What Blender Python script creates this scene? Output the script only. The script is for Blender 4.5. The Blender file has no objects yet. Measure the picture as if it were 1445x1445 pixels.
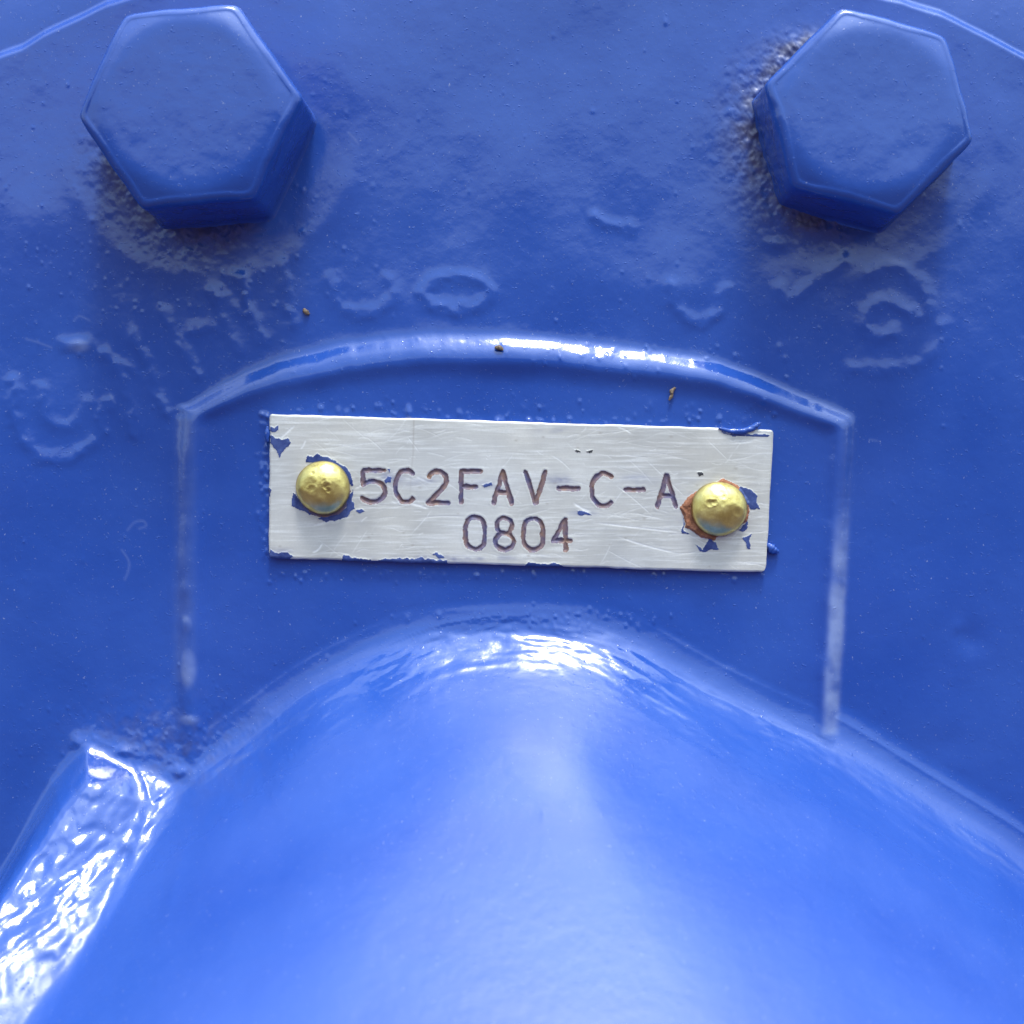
import bpy, math
import numpy as np
from mathutils import Vector

# ------------------------------------------------------------------ units
# 1 unit "u" of the layout = 0.075 mm; x right, y up, h out of the wall (towards -Y)
S = 0.000075
D = 2133.0                      # camera distance from the cover plate, in u (160 mm)
C0 = 722.5
BASE_Z = 0.30                   # height of the picture centre above the ground

scene = bpy.context.scene
col = scene.collection

# ------------------------------------------------------------------ camera
cam_d = bpy.data.cameras.new('camera')
cam = bpy.data.objects.new('camera', cam_d)
col.objects.link(cam)
TILT = math.radians(11.5)       # the cover plate leans forward, facing a little below the horizon
CT, ST = math.cos(TILT), math.sin(TILT)
cam.location = (0, -D * S * CT, BASE_Z - D * S * ST)
cam.rotation_euler = (math.radians(90) + TILT, 0, 0)
cam_d.sensor_width = 36.0
cam_d.lens = 36.0 * D / 1445.0
cam_d.clip_start = 0.005
cam_d.clip_end = 50.0
cam_d.dof.use_dof = True
cam_d.dof.focus_distance = (D - 30) * S
cam_d.dof.aperture_fstop = 26.0
scene.camera = cam

# ------------------------------------------------------------------ light
SUN_EL, SUN_AZ = 61.0, 10.0     # elevation; degrees to the right of straight in front of the plate
world = bpy.data.worlds.new('World')
scene.world = world
world.use_nodes = True
wn, wl = world.node_tree.nodes, world.node_tree.links
wn.clear()
w_out = wn.new('ShaderNodeOutputWorld')
w_bg = wn.new('ShaderNodeBackground')
w_bg.inputs['Strength'].default_value = 0.105
w_sky = wn.new('ShaderNodeTexSky')
w_sky.sky_type = 'NISHITA'
w_sky.sun_disc = False
w_sky.sun_elevation = math.radians(SUN_EL)
w_sky.sun_rotation = math.radians(180.0 - SUN_AZ)
w_sky.air_density = 1.0
w_sky.dust_density = 0.6
w_tc = wn.new('ShaderNodeTexCoord')
w_no = wn.new('ShaderNodeTexNoise')
w_no.inputs['Scale'].default_value = 1.2
w_no.inputs['Detail'].default_value = 5.0
w_no.inputs['Roughness'].default_value = 0.55
w_no.inputs['Distortion'].default_value = 0.3
w_rp = wn.new('ShaderNodeValToRGB')
w_rp.color_ramp.elements[0].position = 0.26
w_rp.color_ramp.elements[1].position = 0.66
w_mx = wn.new('ShaderNodeMix')
w_mx.data_type = 'RGBA'
# broken overcast: cloud brightness follows the standard overcast sky, (1 + 2 sin e) / 3
w_sx = wn.new('ShaderNodeSeparateXYZ')
w_el = wn.new('ShaderNodeMapRange')
w_el.inputs['From Min'].default_value = 0.0
w_el.inputs['From Max'].default_value = 1.0
w_el.inputs['To Min'].default_value = 0.33
w_el.inputs['To Max'].default_value = 1.0
w_gr = wn.new('ShaderNodeMapRange')
w_gr.inputs['From Min'].default_value = -0.03
w_gr.inputs['From Max'].default_value = 0.03
w_gr.inputs['To Min'].default_value = 0.0
w_gr.inputs['To Max'].default_value = 1.0
w_cc = wn.new('ShaderNodeVectorMath'); w_cc.operation = 'SCALE'
w_cc.inputs[0].default_value = (15.2, 18.0, 20.0)
wl.new(w_tc.outputs['Generated'], w_sx.inputs['Vector'])
wl.new(w_sx.outputs['Z'], w_el.inputs['Value'])
wl.new(w_sx.outputs['Z'], w_gr.inputs['Value'])
# thin cloud scatters a wide soft glow round the sun
w_dt = wn.new('ShaderNodeVectorMath'); w_dt.operation = 'DOT_PRODUCT'
w_dt.inputs[1].default_value = (math.sin(math.radians(SUN_AZ)) * math.cos(math.radians(SUN_EL)),
                                -math.cos(math.radians(SUN_AZ)) * math.cos(math.radians(SUN_EL)), math.sin(math.radians(SUN_EL)))
w_pw = wn.new('ShaderNodeMath'); w_pw.operation = 'POWER'; w_pw.use_clamp = False
w_pw.inputs[1].default_value = 7.0
w_mxz = wn.new('ShaderNodeMath'); w_mxz.operation = 'MAXIMUM'; w_mxz.inputs[1].default_value = 0.0
w_ma = wn.new('ShaderNodeMath'); w_ma.operation = 'MULTIPLY_ADD'
w_ma.inputs[1].default_value = 2.2; w_ma.inputs[2].default_value = 0.80
w_mh = wn.new('ShaderNodeMath'); w_mh.operation = 'MULTIPLY'
wl.new(w_tc.outputs['Generated'], w_dt.inputs[0])
wl.new(w_dt.outputs['Value'], w_mxz.inputs[0])
wl.new(w_mxz.outputs['Value'], w_pw.inputs[0])
wl.new(w_pw.outputs['Value'], w_ma.inputs[0])
wl.new(w_ma.outputs['Value'], w_mh.inputs[0])
wl.new(w_el.outputs['Result'], w_mh.inputs[1])
wl.new(w_mh.outputs['Value'], w_cc.inputs['Scale'])
wl.new(w_cc.outputs['Vector'], w_mx.inputs['B'])
w_mp = wn.new('ShaderNodeMapping')
w_mp.inputs['Location'].default_value = (0.0, 0.0, 0.0)
wl.new(w_tc.outputs['Generated'], w_mp.inputs['Vector'])
wl.new(w_mp.outputs['Vector'], w_no.inputs['Vector'])
wl.new(w_no.outputs['Fac'], w_rp.inputs['Fac'])
wl.new(w_rp.outputs['Color'], w_mx.inputs['Factor'])
wl.new(w_sky.outputs['Color'], w_mx.inputs['A'])
w_gd = wn.new('ShaderNodeMix'); w_gd.data_type = 'RGBA'      # paved ground below the horizon
w_gd.inputs['A'].default_value = (1.0, 0.72, 0.85, 1)
wl.new(w_gr.outputs['Result'], w_gd.inputs['Factor'])
wl.new(w_mx.outputs['Result'], w_gd.inputs['B'])
wl.new(w_gd.outputs['Result'], w_bg.inputs['Color'])
wl.new(w_bg.outputs['Background'], w_out.inputs['Surface'])

sun_d = bpy.data.lights.new('sun', 'SUN')
sun_d.energy = 1.5
sun_d.angle = math.radians(10.0)
sun_d.color = (1.0, 0.965, 0.92)
sun = bpy.data.objects.new('sun', sun_d)
col.objects.link(sun)
sdir = Vector((math.sin(math.radians(SUN_AZ)) * math.cos(math.radians(SUN_EL)),
               -math.cos(math.radians(SUN_AZ)) * math.cos(math.radians(SUN_EL)),
               math.sin(math.radians(SUN_EL))))
sun.rotation_euler = (-sdir).to_track_quat('-Z', 'Y').to_euler()
sun.location = (0, -1, 2)

scene.render.engine = 'CYCLES'
scene.view_settings.view_transform = 'Standard'
scene.view_settings.look = 'None'
scene.view_settings.exposure = 0.92
scene.view_settings.gamma = 1.0
scene.view_settings.use_curve_mapping = False

# ------------------------------------------------------------------ numpy noise
def _hash(ix, iy, seed):
    n = (ix.astype(np.int64) * 374761393 + iy.astype(np.int64) * 668265263 + seed * 1442695041) & 0xFFFFFFFF
    n = ((n ^ (n >> 13)) * 1274126177) & 0xFFFFFFFF
    n = (n ^ (n >> 16)) & 0xFFFFFFFF
    return n.astype(np.float64) / 4294967295.0

def vnoise(x, y, seed=0):
    x0, y0 = np.floor(x), np.floor(y)
    fx, fy = x - x0, y - y0
    fx = fx * fx * fx * (fx * (fx * 6 - 15) + 10)
    fy = fy * fy * fy * (fy * (fy * 6 - 15) + 10)
    a = _hash(x0, y0, seed); b = _hash(x0 + 1, y0, seed)
    c = _hash(x0, y0 + 1, seed); d = _hash(x0 + 1, y0 + 1, seed)
    return ((a * (1 - fx) + b * fx) * (1 - fy) + (c * (1 - fx) + d * fx) * fy) * 2 - 1

def fbm(x, y, wl, octv=3, seed=0, gain=0.5):
    r = np.zeros(np.broadcast(x, y).shape); amp = 1.0; tot = 0
    for o in range(octv):
        k = 2.0 ** o / wl
        ca, sa = math.cos(0.6 * o + 0.3), math.sin(0.6 * o + 0.3)
        r += amp * vnoise((x * ca - y * sa) * k + 17.3 * o, (x * sa + y * ca) * k + 5.1 * o, seed + o * 31)
        tot += amp; amp *= gain
    return r / tot

def sstep(t):
    t = np.clip(t, 0, 1)
    return t * t * (3 - 2 * t)

def softplus(t, w):
    z = t / w
    return w * (np.log1p(np.exp(-np.abs(z))) + np.maximum(z, 0))

def smax(a, b, k):
    h = np.clip(0.5 + 0.5 * (a - b) / k, 0, 1)
    return b * (1 - h) + a * h + k * h * (1 - h)

def smin(a, b, k):
    return -smax(-a, -b, k)

def seg_dist(x, y, pts, closed=False):
    d2 = np.full(np.broadcast(x, y).shape, 1e12)
    n = len(pts)
    for i in range(n if closed else n - 1):
        ax, ay = pts[i]; bx, by = pts[(i + 1) % n]
        ex, ey = bx - ax, by - ay
        L = ex * ex + ey * ey + 1e-9
        t = np.clip(((x - ax) * ex + (y - ay) * ey) / L, 0, 1)
        d2 = np.minimum(d2, (x - ax - t * ex) ** 2 + (y - ay - t * ey) ** 2)
    return np.sqrt(d2)

def poly_sd(x, y, pts):
    """signed distance, positive inside"""
    d = seg_dist(x, y, pts, True)
    ins = np.zeros(d.shape, bool)
    n = len(pts)
    for i in range(n):
        ax, ay = pts[i]; bx, by = pts[(i + 1) % n]
        c = ((ay > y) != (by > y)) & (x < (bx - ax) * (y - ay) / ((by - ay) + 1e-12) + ax)
        ins ^= c
    return np.where(ins, d, -d)

def spline(pts, per=6, closed=False):
    n = len(pts); out = []
    rng = range(n) if closed else range(n - 1)
    for i in rng:
        g = (lambda k: np.array(pts[k % n], float)) if closed else (lambda k: np.array(pts[min(max(k, 0), n - 1)], float))
        p0, p1, p2, p3 = g(i - 1), g(i), g(i + 1), g(i + 2)
        for j in range(per):
            t = j / per
            out.append(tuple(0.5 * (2 * p1 + (p2 - p0) * t + (2 * p0 - 5 * p1 + 4 * p2 - p3) * t * t + (3 * p1 - p0 - 3 * p2 + p3) * t ** 3)))
    if not closed:
        out.append(tuple(pts[-1]))
    return out

def pl(px, py, h=0.0):
    """photo pixel + height above the plate -> layout coordinates"""
    f = 1 - h / D
    return ((px - C0) * f, (C0 - py) * f)

def plist(pts, h=0.0):
    return [pl(a, b, h) for a, b in pts]

# ------------------------------------------------------------------ materials
def new_mat(name):
    m = bpy.data.materials.new(name)
    m.use_nodes = True
    nt = m.node_tree
    return m, nt.nodes, nt.links, nt.nodes['Principled BSDF']

def math_node(nodes, links, op, a, b, clamp=False):
    n = nodes.new('ShaderNodeMath'); n.operation = op; n.use_clamp = clamp
    for i, v in enumerate((a, b)):
        if v is None: continue
        if isinstance(v, (int, float)): n.inputs[i].default_value = v
        else: links.new(v, n.inputs[i])
    return n.outputs[0]

def noise_node(nodes, links, vec, scale, detail=3, rough=0.5, dist=0.0):
    n = nodes.new('ShaderNodeTexNoise')
    n.inputs['Scale'].default_value = scale; n.inputs['Detail'].default_value = detail
    n.inputs['Roughness'].default_value = rough; n.inputs['Distortion'].default_value = dist
    links.new(vec, n.inputs['Vector'])
    return n.outputs['Fac']

def ramp(nodes, links, fac, p0, p1, c0=(0, 0, 0, 1), c1=(1, 1, 1, 1)):
    n = nodes.new('ShaderNodeValToRGB')
    n.color_ramp.elements[0].position = p0; n.color_ramp.elements[1].position = p1
    n.color_ramp.elements[0].color = c0; n.color_ramp.elements[1].color = c1
    links.new(fac, n.inputs['Fac'])
    return n.outputs['Color']

def mix_rgb(nodes, links, fac, a, b, blend='MIX'):
    n = nodes.new('ShaderNodeMix'); n.data_type = 'RGBA'; n.blend_type = blend
    for key, v in (('Factor', fac), ('A', a), ('B', b)):
        if isinstance(v, (tuple, float, int)): n.inputs[key].default_value = v
        else: links.new(v, n.inputs[key])
    return n.outputs['Result']

def attr(nodes, name):
    n = nodes.new('ShaderNodeAttribute'); n.attribute_name = name
    return n.outputs['Fac']

def bump(nodes, links, height, dist, strength=1.0, prev=None):
    n = nodes.new('ShaderNodeBump')
    n.inputs['Distance'].default_value = dist; n.inputs['Strength'].default_value = strength
    links.new(height, n.inputs['Height'])
    if prev is not None: links.new(prev, n.inputs['Normal'])
    return n.outputs['Normal']

def make_paint(name, dirt=True):
    m, N, L, B = new_mat(name)
    geo = N.new('ShaderNodeNewGeometry').outputs['Position']
    big = noise_node(N, L, geo, 55, 4, 0.55)
    fine = noise_node(N, L, geo, 420, 3, 0.6)
    c = mix_rgb(N, L, ramp(N, L, big, 0.35, 0.7), (0.015, 0.066, 0.33, 1), (0.027, 0.086, 0.37, 1))
    coat = noise_node(N, L, geo, 22, 3, 0.5)
    c = mix_rgb(N, L, math_node(N, L, 'MULTIPLY', ramp(N, L, coat, 0.48, 0.66), 0.12), c, (0.044, 0.064, 0.33, 1))
    if dirt:
        d = attr(N, 'dirt')
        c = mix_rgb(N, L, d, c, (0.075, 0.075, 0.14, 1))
        c = mix_rgb(N, L, attr(N, 'sheen_scuff'), c, (0.30, 0.38, 0.62, 1))  # pale colour: painted-in sheen on the pad rim, plus real hairs and scuffs
    dust = noise_node(N, L, geo, 3400, 2, 0.6)
    c = mix_rgb(N, L, math_node(N, L, 'MULTIPLY', ramp(N, L, dust, 0.69, 0.78), 0.42), c, (0.42, 0.46, 0.60, 1))
    L.new(c, B.inputs['Base Color'])
    r = math_node(N, L, 'MULTIPLY_ADD', fine, 0.16)
    r.node.inputs[2].default_value = 0.07
    if dirt:
        r = math_node(N, L, 'ADD', r, math_node(N, L, 'MULTIPLY', d, 0.35))
        r = math_node(N, L, 'ADD', r, math_node(N, L, 'MULTIPLY', attr(N, 'satin'), 0.21))
    L.new(r, B.inputs['Roughness'])
    B.inputs['IOR'].default_value = 1.56
    peel = noise_node(N, L, geo, 900, 2, 0.5)
    wave = noise_node(N, L, geo, 190, 3, 0.5)
    grit = noise_node(N, L, geo, 2600, 2, 0.5)
    gr = ramp(N, L, grit, 0.66, 0.80)
    n1 = bump(N, L, wave, 0.00022, 0.3)
    n2 = bump(N, L, peel, 0.00003, 0.8, n1)
    n3 = bump(N, L, gr, 0.00005, 0.5, n2)
    L.new(n3, B.inputs['Normal'])
    return m

M_PAINT = make_paint('glossy_blue_paint')
M_FLECK = make_paint('dull_blue_paint', False)
_b = M_FLECK.node_tree.nodes['Principled BSDF']
for l in list(_b.inputs['Base Color'].links): M_FLECK.node_tree.links.remove(l)
_n, _l = M_FLECK.node_tree.nodes, M_FLECK.node_tree.links
_g = _n.new('ShaderNodeNewGeometry').outputs['Position']
_l.new(mix_rgb(_n, _l, ramp(_n, _l, noise_node(_n, _l, _g, 900, 4, 0.65), 0.35, 0.7), (0.025, 0.045, 0.17, 1), (0.075, 0.115, 0.30, 1)), _b.inputs['Base Color'])

def make_alu():
    m, N, L, B = new_mat('scratched_aluminium')
    geo = N.new('ShaderNodeNewGeometry').outputs['Position']
    def stretched(rot, sx, sz, scale, detail=4):
        mp = N.new('ShaderNodeMapping')
        mp.inputs['Rotation'].default_value = (0, math.radians(rot), 0)
        mp.inputs['Scale'].default_value = (sx, 1, sz)
        L.new(geo, mp.inputs['Vector'])
        return noise_node(N, L, mp.outputs['Vector'], scale, detail, 0.6)
    br1 = stretched(-3, 0.06, 1.0, 3200)
    br2 = stretched(14, 0.05, 1.0, 2500)
    br3 = stretched(-38, 0.05, 1.0, 2200)
    blotch = noise_node(N, L, geo, 130, 5, 0.6)
    c = mix_rgb(N, L, ramp(N, L, blotch, 0.3, 0.75), (0.43, 0.42, 0.395, 1), (0.67, 0.65, 0.60, 1))
    s = math_node(N, L, 'ADD', math_node(N, L, 'MULTIPLY', br1, 0.6), math_node(N, L, 'MULTIPLY', br2, 0.4))
    c = mix_rgb(N, L, math_node(N, L, 'MULTIPLY', ramp(N, L, s, 0.50, 0.62), 0.45), c, (0.90, 0.90, 0.88, 1))
    c = mix_rgb(N, L, math_node(N, L, 'MULTIPLY', ramp(N, L, br3, 0.60, 0.74), 0.25), c, (0.40, 0.39, 0.37, 1))
    c = mix_rgb(N, L, math_node(N, L, 'MULTIPLY', attr(N, 'scratch'), 0.75), c, (0.93, 0.93, 0.92, 1))
    c = mix_rgb(N, L, attr(N, 'smudge'), c, (0.16, 0.17, 0.30, 1))
    c = mix_rgb(N, L, attr(N, 'stain'), c, (0.30, 0.25, 0.20, 1))
    speck = noise_node(N, L, geo, 5200, 3, 0.7)
    c = mix_rgb(N, L, math_node(N, L, 'MULTIPLY', ramp(N, L, speck, 0.48, 0.72), 0.35), c, (0.45, 0.45, 0.43, 1))
    patch = noise_node(N, L, geo, 60, 3, 0.5)
    c = mix_rgb(N, L, math_node(N, L, 'MULTIPLY', ramp(N, L, patch, 0.45, 0.65), 0.35), c, (0.55, 0.57, 0.60, 1))
    L.new(c, B.inputs['Base Color'])
    B.inputs['Metallic'].default_value = 0.35
    B.inputs['Specular IOR Level'].default_value = 0.4
    rr = math_node(N, L, 'MULTIPLY_ADD', s, 0.25); rr.node.inputs[2].default_value = 0.46
    L.new(rr, B.inputs['Roughness'])
    n1 = bump(N, L, s, 0.00003, 0.6)
    n2 = bump(N, L, br3, 0.00002, 0.4, n1)
    L.new(n2, B.inputs['Normal'])
    return m
M_ALU = make_alu()

def make_brown(name, a, b, rough, bscale, scale):
    m, N, L, B = new_mat(name)
    geo = N.new('ShaderNodeNewGeometry').outputs['Position']
    f = noise_node(N, L, geo, scale, 4, 0.65)
    L.new(mix_rgb(N, L, ramp(N, L, f, 0.35, 0.68), a, b), B.inputs['Base Color'])
    B.inputs['Roughness'].default_value = rough
    g = noise_node(N, L, geo, scale * 2.5, 3, 0.6)
    L.new(bump(N, L, g, bscale, 0.7), B.inputs['Normal'])
    return m

M_INK = make_brown('brown_engraving_fill', (0.085, 0.080, 0.17, 1), (0.24, 0.135, 0.085, 1), 0.6, 0.00008, 520)
M_RUST = make_brown('clay_rust', (0.20, 0.075, 0.035, 1), (0.42, 0.18, 0.10, 1), 0.85, 0.00012, 900)
M_GRIT = make_brown('brown_grit', (0.10, 0.07, 0.05, 1), (0.28, 0.20, 0.13, 1), 0.8, 0.00006, 2000)

def make_brass():
    m, N, L, B = new_mat('worn_brass')
    geo = N.new('ShaderNodeNewGeometry').outputs['Position']
    f = noise_node(N, L, geo, 700, 5, 0.65)
    g = noise_node(N, L, geo, 2600, 3, 0.6)
    c = mix_rgb(N, L, ramp(N, L, f, 0.35, 0.7), (0.66, 0.53, 0.17, 1), (0.90, 0.79, 0.32, 1))
    c = mix_rgb(N, L, attr(N, 'tarnish'), c, (0.22, 0.13, 0.05, 1))
    L.new(c, B.inputs['Base Color'])
    B.inputs['Metallic'].default_value = 0.9
    r = math_node(N, L, 'MULTIPLY_ADD', f, 0.25); r.node.inputs[2].default_value = 0.24
    L.new(r, B.inputs['Roughness'])
    n1 = bump(N, L, f, 0.00010, 0.5)
    L.new(bump(N, L, g, 0.00003, 0.5, n1), B.inputs['Normal'])
    return m
M_BRASS = make_brass()

# ------------------------------------------------------------------ mesh helpers
def world_pts(x, y, h):
    return np.stack([x * S, (-h * CT - y * ST) * S, BASE_Z + (y * CT - h * ST) * S], -1)

def link(o, parent=None, label=None, cat=None, group=None, kind=None):
    col.objects.link(o)
    if parent is not None: o.parent = parent
    if label: o['label'] = label
    if cat: o['category'] = cat
    if group: o['group'] = group
    if kind: o['kind'] = kind
    return o

def empty(name, x, y, h, label, cat, group=None):
    o = bpy.data.objects.new(name, None)
    o.location = world_pts(np.float64(x), np.float64(y), np.float64(h))
    o.empty_display_size = 0.005
    return link(o, None, label, cat, group)

def build(name, verts, quads, mat, parent=None, normals=None, attrs=None, origin=None):
    """verts (n,3) world, quads (m,4) or (m,3); numpy -> one mesh object"""
    if parent is not None: org = np.array(parent.location)
    elif origin is not None: org = np.array(origin)
    else: org = np.zeros(3)
    me = bpy.data.meshes.new(name)
    k = quads.shape[1]; nf = len(quads)
    me.vertices.add(len(verts)); me.loops.add(nf * k); me.polygons.add(nf)
    me.vertices.foreach_set('co', np.ascontiguousarray(verts - org, dtype=np.float32).ravel())
    me.loops.foreach_set('vertex_index', np.ascontiguousarray(quads, dtype=np.int32).ravel())
    me.polygons.foreach_set('loop_start', np.arange(0, nf * k, k, dtype=np.int32))
    me.polygons.foreach_set('use_smooth', np.ones(nf, dtype=bool))
    me.update(calc_edges=True)
    me.validate(clean_customdata=False)
    for an, av in (attrs or {}).items():
        a = me.attributes.new(an, 'FLOAT', 'POINT')
        a.data.foreach_set('value', np.ascontiguousarray(av, dtype=np.float32))
    if normals is not None and len(normals) == len(me.vertices):
        me.normals_split_custom_set_from_vertices(normals.tolist())
    me.materials.append(mat)
    o = bpy.data.objects.new(name, me)
    if parent is None: o.location = org
    return o

def grid_normals(P):
    """P (ny,nx,3): rows run downwards, columns to the right -> normals facing the viewer (-Y)"""
    dx = np.gradient(P, axis=1); dy = np.gradient(P, axis=0)
    n = np.cross(dy, dx)
    n /= np.linalg.norm(n, axis=-1, keepdims=True) + 1e-12
    n *= np.where(n[..., 1:2] > 0, -1, 1)
    return n

def grid_parts(P, labels, spec, parent, attrs):
    """cut one grid into part meshes; labels per face (ny-1,nx-1); spec {id: (name, material, label)}"""
    ny, nx = P.shape[:2]
    Nn = grid_normals(P).reshape(-1, 3); V = P.reshape(-1, 3)
    idx = np.arange(ny * nx).reshape(ny, nx)
    F = np.stack([idx[:-1, :-1], idx[1:, :-1], idx[1:, 1:], idx[:-1, 1:]], -1).reshape(-1, 4)
    lab = labels.reshape(-1)
    out = {}
    for k, (nm, mat, lbl) in spec.items():
        f = F[lab == k]
        if len(f) == 0: continue
        u, inv = np.unique(f, return_inverse=True)
        o = build(nm, V[u], inv.reshape(-1, 4), mat, parent, Nn[u], {a: v.reshape(-1)[u] for a, v in attrs.items()})
        link(o, parent, lbl)
        out[k] = o
    return out

def fmean(a):
    return 0.25 * (a[:-1, :-1] + a[1:, :-1] + a[1:, 1:] + a[:-1, 1:])

# ================================================================== cast housing
rs = np.random.RandomState(7)
xs = np.concatenate([np.linspace(-1250, -770, 60, endpoint=False), np.arange(-770, 770, 2.1), np.linspace(770, 1250, 60)])
ys = np.concatenate([np.linspace(1100, 770, 45, endpoint=False), np.arange(770, -770, -2.1), np.linspace(-770, -1750, 130)])
X, Y = np.meshgrid(xs, ys)

BOLTS = [dict(px=265, py=146, R=158, rot=5.0, h=140), dict(px=1230, py=154, R=151, rot=-15.0, h=116)]
for b in BOLTS:
    b['x'], b['y'] = pl(b['px'], b['py'], b['h'])
    b['r'] = b['R'] * (1 - b['h'] / D)

# flange edge along the top: beyond it the casting drops back
edge_pts = plist([(-600, 330), (-300, 215), (-120, 140), (0, 80), (30, 70), (60, 52), (110, 28), (150, 8), (250, -22), (400, -60), (700, -95), (1000, -70),
                  (1150, -25), (1230, -6), (1275, 4), (1330, 22), (1390, 52), (1445, 82), (1600, 160), (1800, 260), (2100, 400)])
ex, ey = zip(*edge_pts)
yedge = np.interp(X, ex, ey) + 2.0 * fbm(X, Y * 0, 60, 2, 5)
ddrop = Y - yedge
h_plate = -11 * sstep((ddrop + 3) / 17.0) - 10 * sstep((ddrop - 6) / 160.0)

# nameplate pad
HP = 11.0
top_out = plist([(150, 640), (258, 574), (330, 530), (400, 500), (480, 480), (550, 470), (640, 465), (735, 466), (850, 478), (1000, 503), (1100, 540), (1207, 586), (1320, 650)], 4)
tx, ty = zip(*spline(top_out, 8))
ytop = np.interp(X, tx, ty) + 2.5 * fbm(X, Y * 0, 45, 3, 11)
xl = pl(242, 0, 5)[0] + 1.2 * fbm(Y, X * 0, 60, 2, 12) + (Y + 100) * 0.004
xr = pl(1212, 0, 5)[0] + (Y - 130) * 0.058 + 1.5 * fbm(Y, X * 0, 30, 3, 13)
wtop = np.interp(X, [-460, -300, 0, 300, 460], [30, 46, 48, 40, 30])
d_t = (ytop - Y) / wtop
d_l = (X - xl) / 38.0
d_r = (xr - X) / 30.0
d_pad = smin(smin(d_l, d_r, 0.35), d_t, 0.30)
pad_u = np.clip(d_pad, 0, 1)
h_pad = sstep((Y + 900) / 200) * (HP * sstep(d_pad * 0.9) + (8.5 + 2.0 * fbm(X, Y, 70, 2, 14)) * np.exp(-(np.abs(d_pad - 0.72) / 0.52) ** 2.4))

# the crook above the rib swells up to the level of the pad
crook = HP * 0.95 * sstep((-215 - Y) / 120.0) * np.exp(-(np.maximum(np.abs(X + 440) - 40, 0) / 90.0) ** 2) * (Y > -800)
h_pad = smax(h_pad, crook, 6.0) - 1.5

# shaft boss
boss_img = [(-200, 1700), (-180, 1540), (-130, 1400), (-50, 1290), (38, 1226), (110, 1182), (184, 1124), (262, 1066), (340, 1014), (430, 948), (520, 902), (600, 868), (680, 852), (740, 849),
            (820, 860), (900, 888), (1000, 944), (1100, 992), (1190, 1032), (1300, 1100), (1400, 1160), (1445, 1190), (1600, 1300), (1720, 1450), (1750, 1650),
            (1640, 1860), (1400, 2050), (1100, 2180), (740, 2230), (400, 2170), (60, 2040), (-130, 1880)]
boss_pl = spline(plist(boss_img, 6), 3, True)
d_b = poly_sd(X, Y, boss_pl)
slope = 2.5
wob = 1.5 * fbm(X, Y, 170, 2, 21)
h_boss = slope * softplus(d_b - 40 + wob, 27.0) - slope * 27 * 0.11
h_boss = h_boss + 0.5 * np.minimum(d_b + 12, 0)
# the body of the boss: a broad drafted barrel, steeper skirts where it meets the plate
d_v = -136 - (X - 10) ** 2 / 3000.0 - Y
h_body = 1.38 * softplus(d_v - 40 + wob, 27.0) + 0.5 * np.minimum(d_v, 0)
h_boss = smin(h_boss, h_body, 20.0 + 190.0 * sstep((d_b - 20) / 150.0))
h_boss = smin(h_boss, np.full_like(h_boss, 700.0), 90.0)

# support rib, lower left; rises towards the bottom
rib_img = [(118, 1068), (176, 1086), (246, 1115), (228, 1185), (184, 1290), (126, 1400), (60, 1520), (-80, 1720), (-330, 1720), (-170, 1480), (-70, 1325), (10, 1215), (70, 1128)]
def rib_height(x, y):
    t = np.maximum(-335 - y, -30)
    return 24 + 0.53 * t + 0.00115 * np.maximum(t, 0) ** 2 - 0.26 * np.maximum(np.minimum(x + 545, 90), -260)
def rib_plate(px, py):
    h = 30.0
    for _ in range(30):
        x, y = pl(px, py, h)
        h = 0.5 * h + 0.5 * float(rib_height(x, y))
    return pl(px, py, h)
rib_pl = [rib_plate(a, b) for a, b in rib_img]
d_rib = poly_sd(X, Y, rib_pl)
rib_top = rib_height(X, Y)
along = (X * 0.48 + Y * 0.88); across = (X * 0.88 - Y * 0.48)
rib_rough = 8.0 * fbm(along * 0.7, across, 110, 2, 33) + 6.0 * fbm(along * 0.75, across, 46, 2, 34) + 2.4 * fbm(along, across, 20, 2, 35)
h_rib = (rib_top + rib_rough * sstep(d_rib / 20)) * (0.25 * sstep((d_rib + 24) / 30.0) + 0.75 * sstep((d_rib + 30) / 62.0)) + 0.6 * np.minimum(d_rib + 20, 0)
# the web that fills the gap between rib and boss
web_img = [(200, 1096), (262, 1118), (330, 1112), (300, 1200), (250, 1320), (190, 1450), (60, 1700), (-120, 1740), (40, 1440), (150, 1240)]
web_pl = [rib_plate(a, b) for a, b in web_img]
d_web = poly_sd(X, Y, web_pl)
h_web = (rib_top - 3 + 0.10 * np.clip(-d_rib - 6, 0, 140) + 1.5 * fbm(X, Y, 40, 2, 37)) * sstep((d_web + 30) / 60.0) + 0.6 * np.minimum(d_web + 28, 0)

H = smax(h_plate + h_pad, h_boss, 16.0)
H = smax(H, smax(h_web, h_rib, 26.0), 24.0)

# drawn-out ripples in the thick paint on the shoulder of the boss
shoulder = sstep((d_b - 10) / 25) * sstep((120 - d_b) / 60)
H += shoulder * (2.0 * fbm(X * 0.5, d_b, 38, 2, 38) + 1.7 * fbm(X * 0.10, d_b, 15, 2, 39) + 0.8 * fbm(X * 0.3, d_b, 7, 2, 40))

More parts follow.
